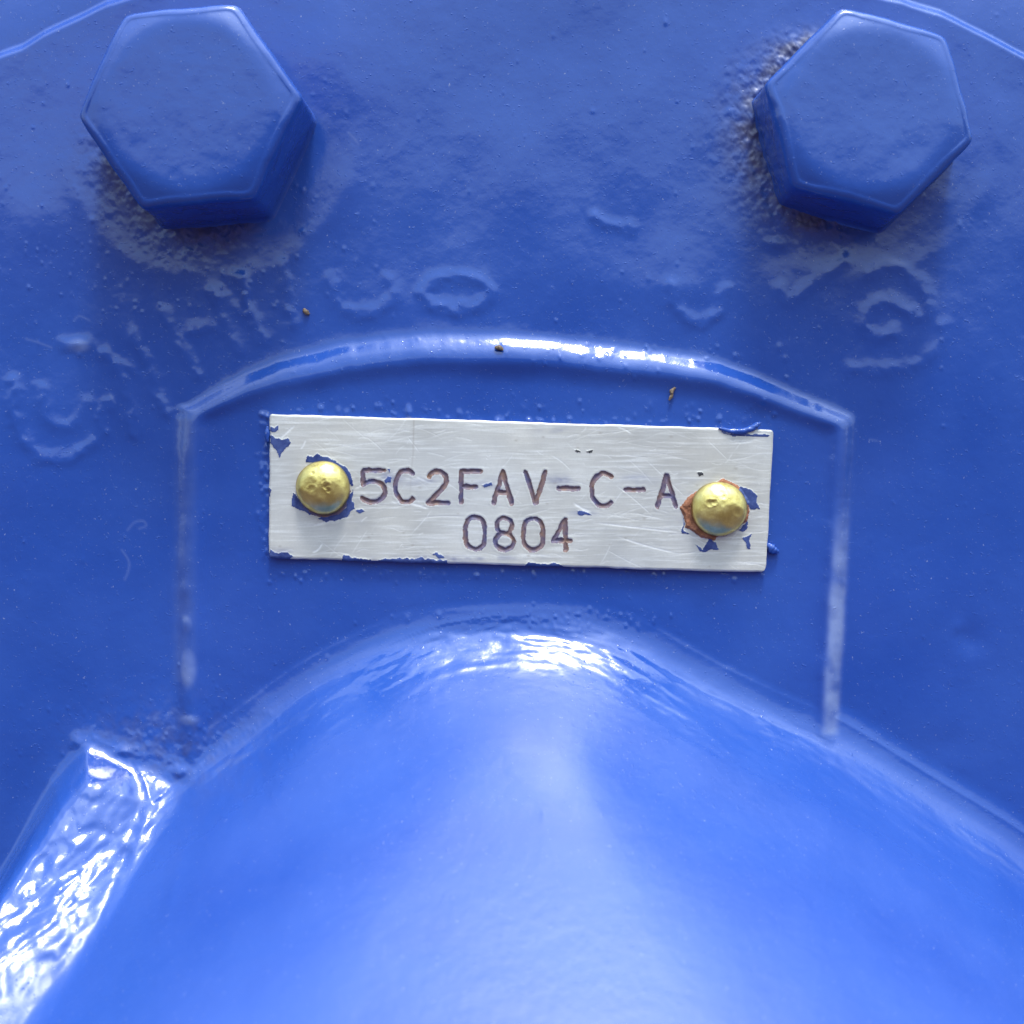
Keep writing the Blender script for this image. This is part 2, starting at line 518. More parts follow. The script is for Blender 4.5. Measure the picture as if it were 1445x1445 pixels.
# cast lettering, worn and drowned in paint
letter_strokes = [
    ([(598, 412), (612, 396), (645, 391), (678, 396), (692, 412), (678, 430), (645, 436), (612, 430), (598, 412)], 10, 2.0),
    ([(470, 398), (476, 428), (500, 440), (535, 438), (556, 420), (552, 396)], 11, 1.7),
    ([(950, 402), (952, 430), (968, 449), (990, 452), (1012, 440), (1022, 412)], 10, 2.1),
    ([(1192, 368), (1160, 388), (1136, 412), (1112, 424), (1098, 408)], 10, 1.9),
    ([(1228, 384), (1262, 378), (1292, 392), (1310, 420), (1300, 446), (1272, 432), (1246, 426), (1224, 440), (1218, 462), (1240, 474), (1262, 470)], 10, 2.2),
    ([(1200, 520), (1240, 522), (1290, 516), (1322, 490), (1330, 462)], 11, 1.5),
    ([(838, 306), (862, 316), (892, 320)], 9, 1.9),
    ([(18, 540), (24, 596), (52, 640), (96, 646), (136, 620), (150, 570)], 11, 2.2),
    ([(56, 548), (70, 592), (100, 602), (122, 570)], 10, 1.5),
    ([(92, 486), (120, 486)], 12, 1.7),
    ([(146, 498), (176, 548), (190, 612)], 10, 1.9),
    ([(186, 474), (212, 520), (232, 580)], 10, 1.9),
    ([(146, 498), (196, 530), (232, 580)], 9, 1.3),
    ([(232, 442), (256, 488), (276, 530)], 10, 1.8),
    ([(272, 466), (302, 460)], 11, 1.5),
    ([(300, 410), (318, 452), (334, 492)], 10, 1.7),
    ([(340, 392), (352, 436), (368, 478)], 10, 1.7),
    ([(300, 410), (344, 440), (340, 392)], 9, 1.2),
    ([(398, 376), (404, 418), (416, 456)], 10, 1.5),
]
letter_id = np.zeros(X.shape, int)
wx = X + 4 * fbm(X, Y, 22, 2, 41); wy = Y + 4 * fbm(X, Y, 22, 2, 42)
for i, (st, w, a) in enumerate(letter_strokes):
    p = plist(spline(st, 4), 0)
    px_, py_ = np.array(p).T
    m = (X > px_.min() - 50) & (X < px_.max() + 50) & (Y > py_.min() - 50) & (Y < py_.max() + 50)
    dd = seg_dist(wx[m], wy[m], p)
    g = np.exp(-(dd / w) ** 2)
    H[m] += a * g * (0.8 + 0.35 * fbm(X[m], Y[m], 16, 2, 43))
    t = letter_id[m]; t[dd < w] = 100 + i; letter_id[m] = t

# dents, drips, lumps
def lump(px, py, r, a, ry=None):
    ry = ry or r
    x0, y0 = pl(px, py)
    m = (np.abs(X - x0) < 4 * r) & (np.abs(Y - y0) < 4 * ry)
    H[m] += a * np.exp(-((X[m] - x0) / r) ** 2 - ((Y[m] - y0) / ry) ** 2)
lump(1370, 902, 20, -2.4); lump(1352, 884, 10, 0.8)
lump(112, 486, 18, 1.6, 9); lump(110, 1045, 8, 3); lump(178, 1058, 13, 4, 7); lump(258, 1086, 14, 4.5, 8); lump(270, 1014, 14, 1.4, 7)
lump(380, 1000, 26, 1.5, 18); lump(940, 370, 20, 0.7, 40); lump(960, 410, 60, 0.8, 20); lump(1095, 345, 12, 1.8, 8)
lump(266, 940, 12, 3.0, 26); lump(266, 880, 9, 1.4, 12); lump(264, 830, 8, 1.0, 10)
lump(1300, 1100, 60, -1.5, 30); lump(1330, 1050, 40, -1.2, 22); lump(460, 1175, 24, 1.6, 16); lump(290, 1190, 12, 2.4, 40)
lump(262, 578, 9, 3.2, 5)
lump(470, 70, 70, 6.0, 110); lump(70, 300, 90, 3.0, 60); lump(180, 230, 50, 3, 30); lump(1250, 260, 120, 2.5, 60); lump(720, 250, 90, 3.0, 120)

# large undulation and orange peel
H += (2.6 * fbm(X, Y, 190, 2, 51) + 1.1 * fbm(X, Y * 0.6, 80, 2, 54)) * (1 - sstep(d_b / 50)) + 0.28 * fbm(X, Y, 46, 3, 52) * (1 - 0.8 * sstep(d_b / 60)) + 0.6 * fbm(X * 0.6, Y, 120, 2, 53) * (d_b > 20)
# dripped paint streaks left of the pad
stz = np.exp(-((X + 520) / 170) ** 2 - ((Y - 190) / 140) ** 2)
H += 1.3 * stz * fbm(X, Y * 0.25, 30, 2, 57)

# rough dirty rings round the bolts
dirt = np.zeros(X.shape)
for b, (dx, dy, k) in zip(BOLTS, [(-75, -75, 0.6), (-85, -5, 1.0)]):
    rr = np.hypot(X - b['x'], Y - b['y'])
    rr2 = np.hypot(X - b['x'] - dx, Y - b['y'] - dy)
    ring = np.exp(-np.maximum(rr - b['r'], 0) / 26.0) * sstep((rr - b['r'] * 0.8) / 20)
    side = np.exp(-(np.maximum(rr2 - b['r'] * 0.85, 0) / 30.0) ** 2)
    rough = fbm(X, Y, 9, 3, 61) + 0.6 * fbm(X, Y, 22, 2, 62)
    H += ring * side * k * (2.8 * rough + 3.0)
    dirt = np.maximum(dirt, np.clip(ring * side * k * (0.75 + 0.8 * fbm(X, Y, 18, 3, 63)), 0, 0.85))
    # faint spot-face ring
    H += 1.1 * np.exp(-((rr - b['r'] - 62) / 16) ** 2) * (0.4 + fbm(X, Y, 80, 2, 64))
# dusty crook between plate, rib and boss
cr = np.exp(-((X - pl(235, 0)[0]) / 120) ** 2 - ((Y - pl(0, 1050)[1]) / 62) ** 2)
dirt = np.maximum(dirt, np.clip(cr * (0.12 + 0.4 * fbm(X, Y, 12, 3, 66)), 0, 0.3))
H += cr * 0.6 * fbm(X, Y, 8, 2, 67)

# grit under the paint: many small pimples
def pimples(n, fx, fy, rlo, rhi, alo, ahi):
    for _ in range(n):
        x0, y0 = fx(), fy()
        r = rs.uniform(rlo, rhi); a = rs.uniform(alo, ahi)
        i0, i1 = np.searchsorted(xs, [x0 - 3 * r, x0 + 3 * r]); j0, j1 = np.searchsorted(-ys, [-(y0 + 3 * r), -(y0 - 3 * r)])
        if i1 <= i0 or j1 <= j0: continue
        sx, sy = X[j0:j1, i0:i1] - x0, Y[j0:j1, i0:i1] - y0
        a *= rs.uniform(0.2, 0.9)
        H[j0:j1, i0:i1] += a * np.exp(-(sx / r) ** 2 - (sy / (r * rs.uniform(0.6, 1.6))) ** 2)
U = rs.uniform
pimples(170, lambda: U(-740, 740), lambda: U(120, 740), 1.6, 3.4, 0.2, 1.1)
pimples(70, lambda: U(-740, 740), lambda: U(-400, 130), 1.6, 3.4, 0.2, 0.9)
pimples(110, lambda: U(-345, 370), lambda: 124 + abs(rs.normal(0, 13)), 1.8, 4.4, 0.4, 2.4)
pimples(60, lambda: U(-345, 370), lambda: -84 - abs(rs.normal(0, 9)), 2.0, 4.0, 0.6, 2.2)
pimples(60, lambda: -342 - abs(rs.normal(0, 6)), lambda: U(-70, 140), 2.0, 4.0, 0.6, 2.4)
pimples(200, lambda: rs.normal(-480, 110), lambda: rs.normal(-330, 50), 1.6, 3.0, 0.3, 1.1)
pimples(200, lambda: rs.normal(-480, 130), lambda: rs.normal(380, 70), 1.6, 3.2, 0.2, 1.1)
pimples(70, lambda: rs.normal(60, 90), lambda: rs.normal(-150, 7), 1.8, 3.6, 0.4, 1.3)
pimples(40, lambda: rs.normal(150, 120), lambda: rs.normal(222, 14), 1.8, 3.6, 0.4, 1.6)

# reflected sheen of the pad's cast edges and some lumps, painted in pale
sheen_scuff = 0.60 * np.exp(-((d_r - 0.55) / 0.42) ** 4) * sstep((40 - Y) / 160) * sstep((Y + 318) / 14) * (d_t > 0.5)
sheen_scuff = np.maximum(sheen_scuff, 0.06 * np.exp(-((d_r - 0.55) / 0.42) ** 4) * (d_t > 0.3) * (Y > -318))
sheen_scuff = np.maximum(sheen_scuff, 0.10 * np.exp(-((d_l - 0.5) / 0.45) ** 4) * (d_t > 0.3) * (Y > -240))
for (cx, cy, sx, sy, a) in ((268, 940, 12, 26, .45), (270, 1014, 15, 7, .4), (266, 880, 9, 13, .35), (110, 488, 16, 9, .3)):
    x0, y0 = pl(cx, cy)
    sheen_scuff = np.maximum(sheen_scuff, a * np.exp(-(((X - x0) / sx) ** 2 + ((Y - y0) / sy) ** 2) ** 2))
sheen_scuff *= np.clip(0.75 + 0.7 * fbm(X, Y, 24, 3, 71), 0, 1.1)

# fine hairs and scuffs in the paint
for st in ([(180, 748), (190, 737), (202, 735), (206, 742), (196, 746)], [(172, 776), (182, 792), (181, 806), (176, 818)], [(492, 188), (500, 196), (506, 204)],
           [(155, 556), (162, 568)], [(1228, 620), (1238, 622)], [(104, 452), (112, 446), (126, 452)], [(160, 418), (176, 414), (170, 422)], [(36, 478), (50, 482), (72, 490)]):
    p = plist(spline(st, 4)); q = np.array(p)
    m = (X > q[:, 0].min() - 8) & (X < q[:, 0].max() + 8) & (Y > q[:, 1].min() - 8) & (Y < q[:, 1].max() + 8)
    sheen_scuff[m] = np.maximum(sheen_scuff[m], 0.14 * np.exp(-(seg_dist(X[m], Y[m], p) / 1.6) ** 2))

P = world_pts(X, Y, H)
Hf, db, dr, dp, dd_, li = fmean(H), fmean(d_b), fmean(d_rib), fmean(d_pad), fmean(ddrop), letter_id[:-1, :-1]
lab = np.full(Hf.shape, 1)
lab[dd_ > -4] = 2
up = Y[:-1, :-1] > -700
lab[(dp > 0) & up] = 3
lab[(dp > 1.45) & up] = 4
lab = np.where((li > 0) & (lab == 1), li, lab)
lab[(db > -14)] = 5
lab[(db > 46)] = 6
lab[((dr > -20) | (fmean(d_web) > -30)) & (db < 20)] = 7
housing = empty('cast_housing', 0, -1750, -300, 'glossy blue painted cast metal housing with raised nameplate pad and large round boss', 'housing')
spec = {1: ('cover_plate', M_PAINT, None), 2: ('flange_edge', M_PAINT, None), 3: ('pad_rim', M_PAINT, None), 4: ('nameplate_pad', M_PAINT, None),
        5: ('boss_fillet', M_PAINT, None), 6: ('shaft_boss', M_PAINT, None),
        7: ('support_rib', M_PAINT, 'rough cast blue rib with sparkling pebbled paint')}
for i in range(len(letter_strokes)):
    spec[100 + i] = ('cast_character', M_PAINT, None)
grid_parts(P, lab, spec, housing, {'dirt': dirt, 'sheen_scuff': sheen_scuff, 'satin': sstep((d_b - 50) / 80)})

# side walls and back of the casting so that it is a solid body
def ring_of(A):
    return np.concatenate([A[0, :-1], A[:-1, -1], A[-1, :0:-1], A[:0:-1, 0]])
rx, ry, rh = ring_of(X), ring_of(Y), ring_of(H)
n = len(rx)
V = np.concatenate([world_pts(rx, ry, rh), world_pts(rx, ry, np.full(n, -300.0)), world_pts(np.array([0.0]), np.array([-300.0]), np.array([-300.0]))])
i = np.arange(n); j = (i + 1) % n
T = np.concatenate([np.stack([i, j, n + i], -1), np.stack([j, n + j, n + i], -1), np.stack([n + i, n + j, np.full(n, 2 * n)], -1)])
o = build('housing_body', V, T, M_PAINT, housing, None, {'dirt': np.zeros(len(V))})
o.data.polygons.foreach_set('use_smooth', np.zeros(len(o.data.polygons), dtype=bool))
link(o, housing)

# ================================================================== hex bolts
def hex_bolt(b, label, seed):
    x0, y0, R, hh = b['x'], b['y'], b['r'], b['h']
    ap = R * 0.885
    n = 240
    ph = np.linspace(0, 2 * np.pi, n, endpoint=False)
    rel = ph - math.radians(b['rot'] + 30)
    acc = sum(np.maximum(0, np.cos(rel - k * np.pi / 3)) ** 42 for k in range(6))
    rh = ap / acc ** (1 / 42.0)
    bev = 13.0
    rc = ap * 0.88
    def top(r):
        return hh - softplus(r - rc, 5.0) * 0.40
    rows = []
    for f in np.linspace(0.0, 1.0, 46):
        r = np.maximum(f, 1e-4) * (rh - bev)
        rows.append((r, top(r)))
    ht = top(rh - bev)
    for t in np.linspace(0.06, 1.0, 14):
        a = t * np.pi / 2
        rows.append((rh - bev + bev * np.sin(a), ht - bev * (1 - np.cos(a))))
    hb = 12.0
    for f in np.linspace(0.05, 1.0, 22):
        rows.append((rh + 1.5 * f, (ht - bev) * (1 - f) + hb * f))
    for t in np.linspace(0.15, 1.0, 8):
        a = t * np.pi / 2
        rows.append((rh + 1.5 + 13 * (1 - np.cos(a)), hb * (1 - np.sin(a)) * 1.0 - 4 * t))
    Rr = np.array([r for r, _ in rows]); Hh = np.array([h * np.ones(n) for _, h in rows])
    xx = x0 + Rr * np.cos(ph); yy = y0 + Rr * np.sin(ph)
    nz = 0.5 * fbm(xx, yy + Hh * 1.3, 40, 3, seed) 
    Hh = Hh + nz * 0.9
    xx = xx + 1.6 * fbm(yy, Hh, 34, 2, seed + 5); yy = yy + 1.6 * fbm(xx, Hh, 34, 2, seed + 6)
    Pb = world_pts(xx, yy, Hh)
    m = len(rows)
    idx = np.arange(m * n).reshape(m, n); nx = np.roll(idx, -1, 1)
    F = np.stack([idx[:-1], idx[1:], nx[1:], nx[:-1]], -1)
    V = Pb.reshape(-1, 3)
    root = empty('hex_bolt', x0, y0, 0, label, 'bolt', 'painted hex bolts on the cover plate')
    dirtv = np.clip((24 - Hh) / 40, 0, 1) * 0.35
    for nm, sl in (('bolt_face', slice(0, 50)), ('bolt_side', slice(50, 81)), ('paint_skirt', slice(81, m - 1))):
        f = F[sl].reshape(-1, 4)
        u, inv = np.unique(f, return_inverse=True)
        parts.append((nm, root, u, inv.reshape(-1, 4), V, F.reshape(-1, 4), dirtv.reshape(-1)))
    return root
parts = []
hex_bolt(BOLTS[0], 'blue painted hex bolt head with flat edge upward, a bright rim glint on its side', 71)
hex_bolt(BOLTS[1], 'blue painted hex bolt head turned corner upward with rough grimy crust at its base', 91)
for nm, root, u, q, V, F, dv in parts:
    # vertex normals of the whole bolt keep the seams between its parts invisible
    e1 = V[F[:, 1]] - V[F[:, 0]]; e2 = V[F[:, 2]] - V[F[:, 0]]; e3 = V[F[:, 3]] - V[F[:, 0]]
    fn = np.cross(e1, e2) + np.cross(e2, e3)
    vn = np.zeros_like(V)
    for k in range(4): np.add.at(vn, F[:, k], fn)
    vn /= np.linalg.norm(vn, axis=1, keepdims=True) + 1e-20
    if vn[:200, 1].mean() > 0: vn = -vn; q = q[:, ::-1]
    link(build(nm, V[u], q, M_PAINT, root, vn[u], {'dirt': dv[u]}), root)

# ================================================================== nameplate
HN = HP + 8.5
corners = dict(tl=(380.5, 584), tr=(1091.5, 606.5), br=(1081, 808), bl=(379.5, 787.5))
na, nb = 800, 232
A, Bv = np.meshgrid(np.linspace(0, 1, na), np.linspace(0, 1, nb))
def bil(i):
    return ((1 - A) * corners['tl'][i] + A * corners['tr'][i]) * (1 - Bv) + ((1 - A) * corners['bl'][i] + A * corners['br'][i]) * Bv
PX, PY = bil(0), bil(1)
# uneven sheared edges and rounded corners
edge_w = np.minimum(np.minimum(A, 1 - A) * 710, np.minimum(Bv, 1 - Bv) * 203)
ew = np.clip(1 - edge_w / 6, 0, 1)
PX = PX + ew * 1.1 * fbm(PX, PY, 26, 3, 101); PY = PY + ew * 1.1 * fbm(PX, PY, 26, 3, 102)
for (ca, cb, sx, sy, r) in ((0, 0, 1, 1, 4), (1, 0, -1, 1, 5), (1, 1, -1, -1, 10), (0, 1, 1, -1, 6)):
    k = {(0, 0): 'tl', (1, 0): 'tr', (1, 1): 'br', (0, 1): 'bl'}[(ca, cb)]
    cx, cy = corners[k][0] + sx * r, corners[k][1] + sy * r
    vx, vy = (PX - cx) * -sx, (PY - cy) * -sy
    m = (vx > 0) & (vy > 0); dl = np.hypot(vx, vy)
    f = np.where(m & (dl > r), r / np.maximum(dl, 1e-6), 1.0)
    PX = np.where(m, cx + (PX - cx) * f, PX); PY = np.where(m, cy + (PY - cy) * f, PY)

def arc(cx, cy, rx, ry, a0, a1, n=14):
    return [(cx + rx * math.cos(math.radians(a0 + (a1 - a0) * t / n)), cy - ry * math.sin(math.radians(a0 + (a1 - a0) * t / n))) for t in range(n + 1)]
# glyphs in a unit box, y down, each a list of strokes
G = {
    '5': [[(0.92, 0), (0.06, 0), (0.04, 0.44), (0.30, 0.36)] + arc(0.42, 0.68, 0.55, 0.33, 78, -140, 14)],
    'C': [arc(0.55, 0.5, 0.55, 0.5, 52, 308, 20)],
    '2': [arc(0.48, 0.28, 0.45, 0.28, 160, -25, 10) + [(0.72, 0.56), (0.02, 1.0), (1.0, 1.0)]],
    'F': [[(1.0, 0), (0.04, 0), (0.04, 1.0)], [(0.04, 0.5), (0.75, 0.5)]],
    'A': [[(0, 1), (0.5, 0), (1, 1)], [(0.2, 0.66), (0.8, 0.66)]],
    'V': [[(0, 0), (0.5, 1), (1, 0)]],
    '-': [[(0, 0.5), (1, 0.5)]],
    '0': [arc(0.5, 0.3, 0.5, 0.3, 180, 0, 10) + arc(0.5, 0.7, 0.5, 0.3, 0, -180, 10) + [(0, 0.3)]],
    '8': [arc(0.5, 0.25, 0.42, 0.25, 90, 450, 16), arc(0.5, 0.74, 0.5, 0.26, 90, 450, 16)],
    '4': [[(0.68, 1.0), (0.68, 0.0), (0.0, 0.70), (1.0, 0.70)]],
}
text = [('5', 507, 660, 548, 711), ('C', 554, 660, 588, 712), ('2', 600, 661, 635, 713), ('F', 646, 661, 681, 712), ('A', 693, 662, 725, 713),
        ('V', 738, 663, 773, 713), ('-', 785, 684, 819, 694), ('C', 831, 664, 869, 717), ('-', 879, 686, 911, 696), ('A', 924, 667, 957, 718),
        ('0', 653, 726, 687, 778), ('8', 695, 727, 728, 779), ('0', 735, 728, 769, 779), ('4', 777, 729, 809, 779)]
HH = np.full(PX.shape, HN) + 0.25 * fbm(PX, PY, 120, 3, 111)
char_id = np.zeros(PX.shape, int)
gx = PX + 1.3 * fbm(PX, PY, 7, 2, 121); gy = PY + 1.3 * fbm(PX, PY, 7, 2, 122)
SW = 3.5
for ci, (ch, x0, y0, x1, y1) in enumerate(text):
    m = (PX > x0 - 8) & (PX < x1 + 8) & (PY > y0 - 8) & (PY < y1 + 8)
    best = np.full(m.sum(), 1e9)
    for st in G[ch]:
        q = [(x0 + SW + u * (x1 - x0 - 2 * SW), y0 + SW + v * (y1 - y0 - 2 * SW)) for u, v in st]
        best = np.minimum(best, seg_dist(gx[m], gy[m], q))
    HH[m] -= 1.9 * sstep((SW + 0.2 - best) / 3.0)
    HH[m] += 0.15 * np.exp(-((best - SW - 1.8) / 1.4) ** 2)
    t = char_id[m]; t[best < SW] = 200 + ci; char_id[m] = t

# paint flecks left on the metal (photo pixels)
flecks = [
    [(378, 612), (388, 617), (397, 620), (405, 619), (409, 626), (402, 634), (395, 647), (389, 634), (381, 626)],
    [(382, 601), (388, 602), (392, 599), (393, 606), (386, 609), (381, 607)],
    [(432, 652), (434, 642), (441, 644), (447, 639), (458, 644), (472, 649), (486, 658), (494, 668), (499, 684), (496, 686), (488, 672), (474, 660), (455, 652), (440, 654)],
    [(411, 706), (414, 694), (420, 702), (428, 716), (440, 726), (436, 727), (424, 719), (409, 712)],
    [(492, 700), (497, 690), (498, 712), (501, 717), (495, 724), (482, 732), (460, 737), (448, 733), (455, 730), (478, 726), (488, 716)],
    [(502, 720), (510, 719), (515, 722), (507, 725)],
    [(542, 677), (549, 671), (553, 674), (551, 680), (544, 681)], [(548, 662), (552, 662), (549, 666)],
    [(680, 684), (692, 681), (694, 686), (684, 688)],
    [(1038, 694), (1046, 687), (1058, 689), (1068, 699), (1069, 711), (1072, 719), (1060, 719), (1052, 708)],
    [(980, 769), (990, 775), (1000, 760), (1010, 764), (1014, 776), (1002, 775), (996, 779), (985, 777)],
    [(1049, 759), (1055, 755), (1060, 754), (1057, 762), (1060, 773), (1053, 773)],
    [(1040, 748), (1052, 738), (1055, 732), (1054, 744), (1046, 750)],
    [(964, 730), (966, 748), (972, 753), (962, 752)],
    [(811, 634), (817, 634), (820, 637), (814, 637)], [(828, 635), (836, 635), (834, 639), (829, 638)],
    [(984, 667), (992, 667), (993, 670), (986, 672)],
    [(813, 721), (822, 722), (834, 726), (828, 728), (816, 725)],
    [(1012, 603), (1030, 612), (1050, 611), (1075, 611), (1086, 613), (1080, 617), (1060, 614), (1036, 616), (1020, 610)],
    [(380, 776), (392, 781), (408, 779), (414, 784), (400, 792), (378, 792)],
    [(484, 783), (500, 786), (530, 790), (560, 786), (600, 786), (630, 790), (632, 797), (560, 796), (480, 793)],
    [(604, 777), (616, 779), (628, 786), (618, 788)],
    [(376, 684), (383, 690), (381, 700), (376, 698)],
    [(745, 792), (790, 795), (800, 802), (740, 800)],
]
fx = PX + 2.6 * fbm(PX, PY, 9, 3, 131); fy = PY + 2.6 * fbm(PX, PY, 9, 3, 132)
fleck_id = np.zeros(PX.shape, int)
for fi, poly in enumerate(flecks):
    q = np.array(poly)
    m = (PX > q[:, 0].min() - 10) & (PX < q[:, 0].max() + 10) & (PY > q[:, 1].min() - 10) & (PY < q[:, 1].max() + 10)
    if m.sum() == 0: continue
    sd = poly_sd(fx[m], fy[m], poly) + (1.5 * fbm(PX[m], PY[m], 5, 2, 133) - 0.8 if fi in (20, 21, 23) else 0)
    HH[m] += 0.5 * sstep((sd + 1.2) / 2.4)
    t = fleck_id[m]; t[sd > 0] = 300 + fi; fleck_id[m] = t
rust_poly = [(990, 688), (1004, 681), (1020, 676), (1040, 684), (1056, 704), (1059, 722), (1054, 736), (1030, 752), (1004, 763), (984, 755), (968, 743), (964, 728), (960, 716), (970, 702)]
rust_sd = poly_sd(fx, fy, rust_poly)
rust_l = poly_sd(fx, fy, [(470, 660), (490, 672), (494, 690), (492, 712), (480, 726), (458, 733), (436, 726), (424, 712), (440, 690)])
HH += 3.0 * sstep((rust_sd + 0.5) / 4) * (1 + 0.5 * fbm(PX, PY, 7, 3, 135)) + 1.5 * sstep((rust_l + 0.5) / 4)

# smudges, stains, scratches carried as attributes
smudge = np.zeros(PX.shape)
for (cx, cy, sx, sy, a) in ((548, 674, 26, 9, .5), (600, 680, 30, 7, .35), (690, 683, 26, 8, .5), (788, 679, 22, 8, .5), (900, 678, 24, 8, .35), (824, 724, 16, 5, .5),
                            (780, 607, 25, 5, .25), (1000, 700, 60, 40, .12), (1080, 612, 14, 6, .6), (560, 705, 60, 5, .2), (975, 740, 30, 22, .2), (640, 788, 90, 5, .5), (395, 782, 20, 7, .5),
                            (480, 740, 30, 8, .2), (700, 762, 70, 14, .06)):
    smudge = np.maximum(smudge, 1.35 * a * np.exp(-((PX - cx) / sx) ** 2 - ((PY - cy) / sy) ** 2) * np.clip(0.6 + 1.4 * fbm(PX * 0.5, PY, 9, 3, 141), 0, 1.4))
stain = 0.16 * np.exp(-((PX - 420) / 40) ** 2 - ((PY - 665) / 50) ** 2) * (1 + fbm(PX, PY, 20, 2, 143))
stain = np.maximum(stain, 0.5 * np.exp(-(seg_dist(PX, PY, [(584, 588), (583, 640), (580, 668), (577, 740)]) / 1.1) ** 2) * np.clip(1.2 - np.abs(PY - 600) / 110, 0, 1))
stain = np.maximum(stain, 0.10 * np.exp(-((PX - 930) / 60) ** 2 - ((PY - 640) / 22) ** 2))
for _ in range(46):
    cx, cy, r = rs.uniform(385, 1080), rs.uniform(592, 800), rs.uniform(0.8, 1.9)
    stain = np.maximum(stain, 0.5 * np.exp(-((PX - cx) / (r * 1.5)) ** 2 - ((PY - cy) / r) ** 2))
scratch = np.zeros(PX.shape)
def add_scratch(x0, y0, x1, y1, w, a):
    m = (PX > min(x0, x1) - 5) & (PX < max(x0, x1) + 5) & (PY > min(y0, y1) - 5) & (PY < max(y0, y1) + 5)
    if m.sum() == 0: return
    bow = rs.uniform(-3, 3)
    p = [(x0, y0), ((x0 + x1) / 2 + bow * 0.2, (y0 + y1) / 2 + bow), (x1, y1)]
    dd = seg_dist(PX[m], PY[m], spline(p, 4))
    t = ((PX[m] - x0) * (x1 - x0) + (PY[m] - y0) * (y1 - y0)) / ((x1 - x0) ** 2 + (y1 - y0) ** 2 + 1e-6)
    g = a * np.exp(-(dd / w) ** 2) * np.clip(np.minimum(t, 1 - t) * 5, 0, 1)
    scratch[m] = np.maximum(scratch[m], g); HH[m] -= 0.22 * g
for (x0, y0, x1, y1, w, a) in ((394, 620, 416, 600, 1.3, 1), (424, 634, 432, 620, 1.2, 1), (808, 709, 836, 722, 1.6, 1), (586, 672, 612, 682, 1.6, .9), (578, 710, 606, 718, 1.5, .9),
                               (588, 732, 660, 730, 1.0, .7), (440, 742, 500, 728, 1.1, .9), (440, 780, 456, 766, 1.2, 1), (834, 737, 968, 752, 1.2, .9), (870, 757, 960, 782, 1.1, .9),
                               (500, 690, 516, 676, 1.2, .7), (870, 602, 892, 612, 1, .8)):
    add_scratch(x0, y0, x1, y1, w, a)
for _ in range(420):
    L_ = rs.gamma(2.2, 16); a = math.radians(rs.choice([-6, 3, 12, -14, 38, -48], p=[.2, .25, .15, .2, .1, .1]) + rs.normal(0, 6))
    x0, y0 = rs.uniform(375, 1080), rs.uniform(588, 806)
    add_scratch(x0, y0, x0 + L_ * math.cos(a), y0 + L_ * math.sin(a), rs.uniform(0.45, 0.8), rs.uniform(0.1, 0.6))

f = 1 - HN / D
NX, NY = (PX - C0) * f, (C0 - PY) * f
# soften the very rim
HH -= 1.6 * np.clip(1 - edge_w / 3.0, 0, 1) ** 2
PN = world_pts(NX, NY, HH)
lab = np.full((nb - 1, na - 1), 1)
fl, cl = fleck_id[:-1, :-1], char_id[:-1, :-1]
rsd, rsl = fmean(rust_sd), fmean(rust_l)
lab = np.where(rsd > 0, 2, lab); lab = np.where(rsl > 0, 3, lab)
lab = np.where(fl > 0, fl, lab); lab = np.where(cl > 0, cl, lab)
nplate = empty('nameplate', *pl(733, 696, HP), HP - 1, 'scratched aluminium nameplate engraved 5C2FAV-C-A 0804, riveted to the blue pad', 'nameplate')
spec = {1: ('plate', M_ALU, None), 2: ('rust_ring', M_RUST, 'crumbly orange brown rust around a rivet hole'), 3: ('rust_ring', M_INK, 'thin dark brown grime around a rivet hole')}
for ci, (ch, *_r) in enumerate(text):
    nm = 'engraved_hyphen' if ch == '-' else ('engraved_digit' if ch.isdigit() else 'engraved_letter')
    spec[200 + ci] = (nm, M_INK, None)
M_BLACK = make_brown('black_mark', (0.01, 0.01, 0.015, 1), (0.04, 0.04, 0.05, 1), 0.6, 0.00003, 900)
for fi in range(len(flecks)):
    spec[300 + fi] = ('paint_fleck', M_BLACK if fi in (14, 15, 16) else M_FLECK, None)
grid_parts(PN, lab, spec, nplate, {'smudge': smudge, 'stain': stain, 'scratch': scratch})
# cut edge of the sheet
rx, ry, rh = ring_of(NX), ring_of(NY), ring_of(HH)
n = len(rx); i = np.arange(n); j = (i + 1) % n
V = np.concatenate([world_pts(rx, ry, rh), world_pts(rx, ry, np.full(n, HP - 2.5))])
o = build('plate_edge', V, np.stack([i, j, n + j, n + i], -1), M_ALU, nplate, None, {k: np.zeros(len(V)) for k in ('smudge', 'stain', 'scratch')})
link(o, nplate)

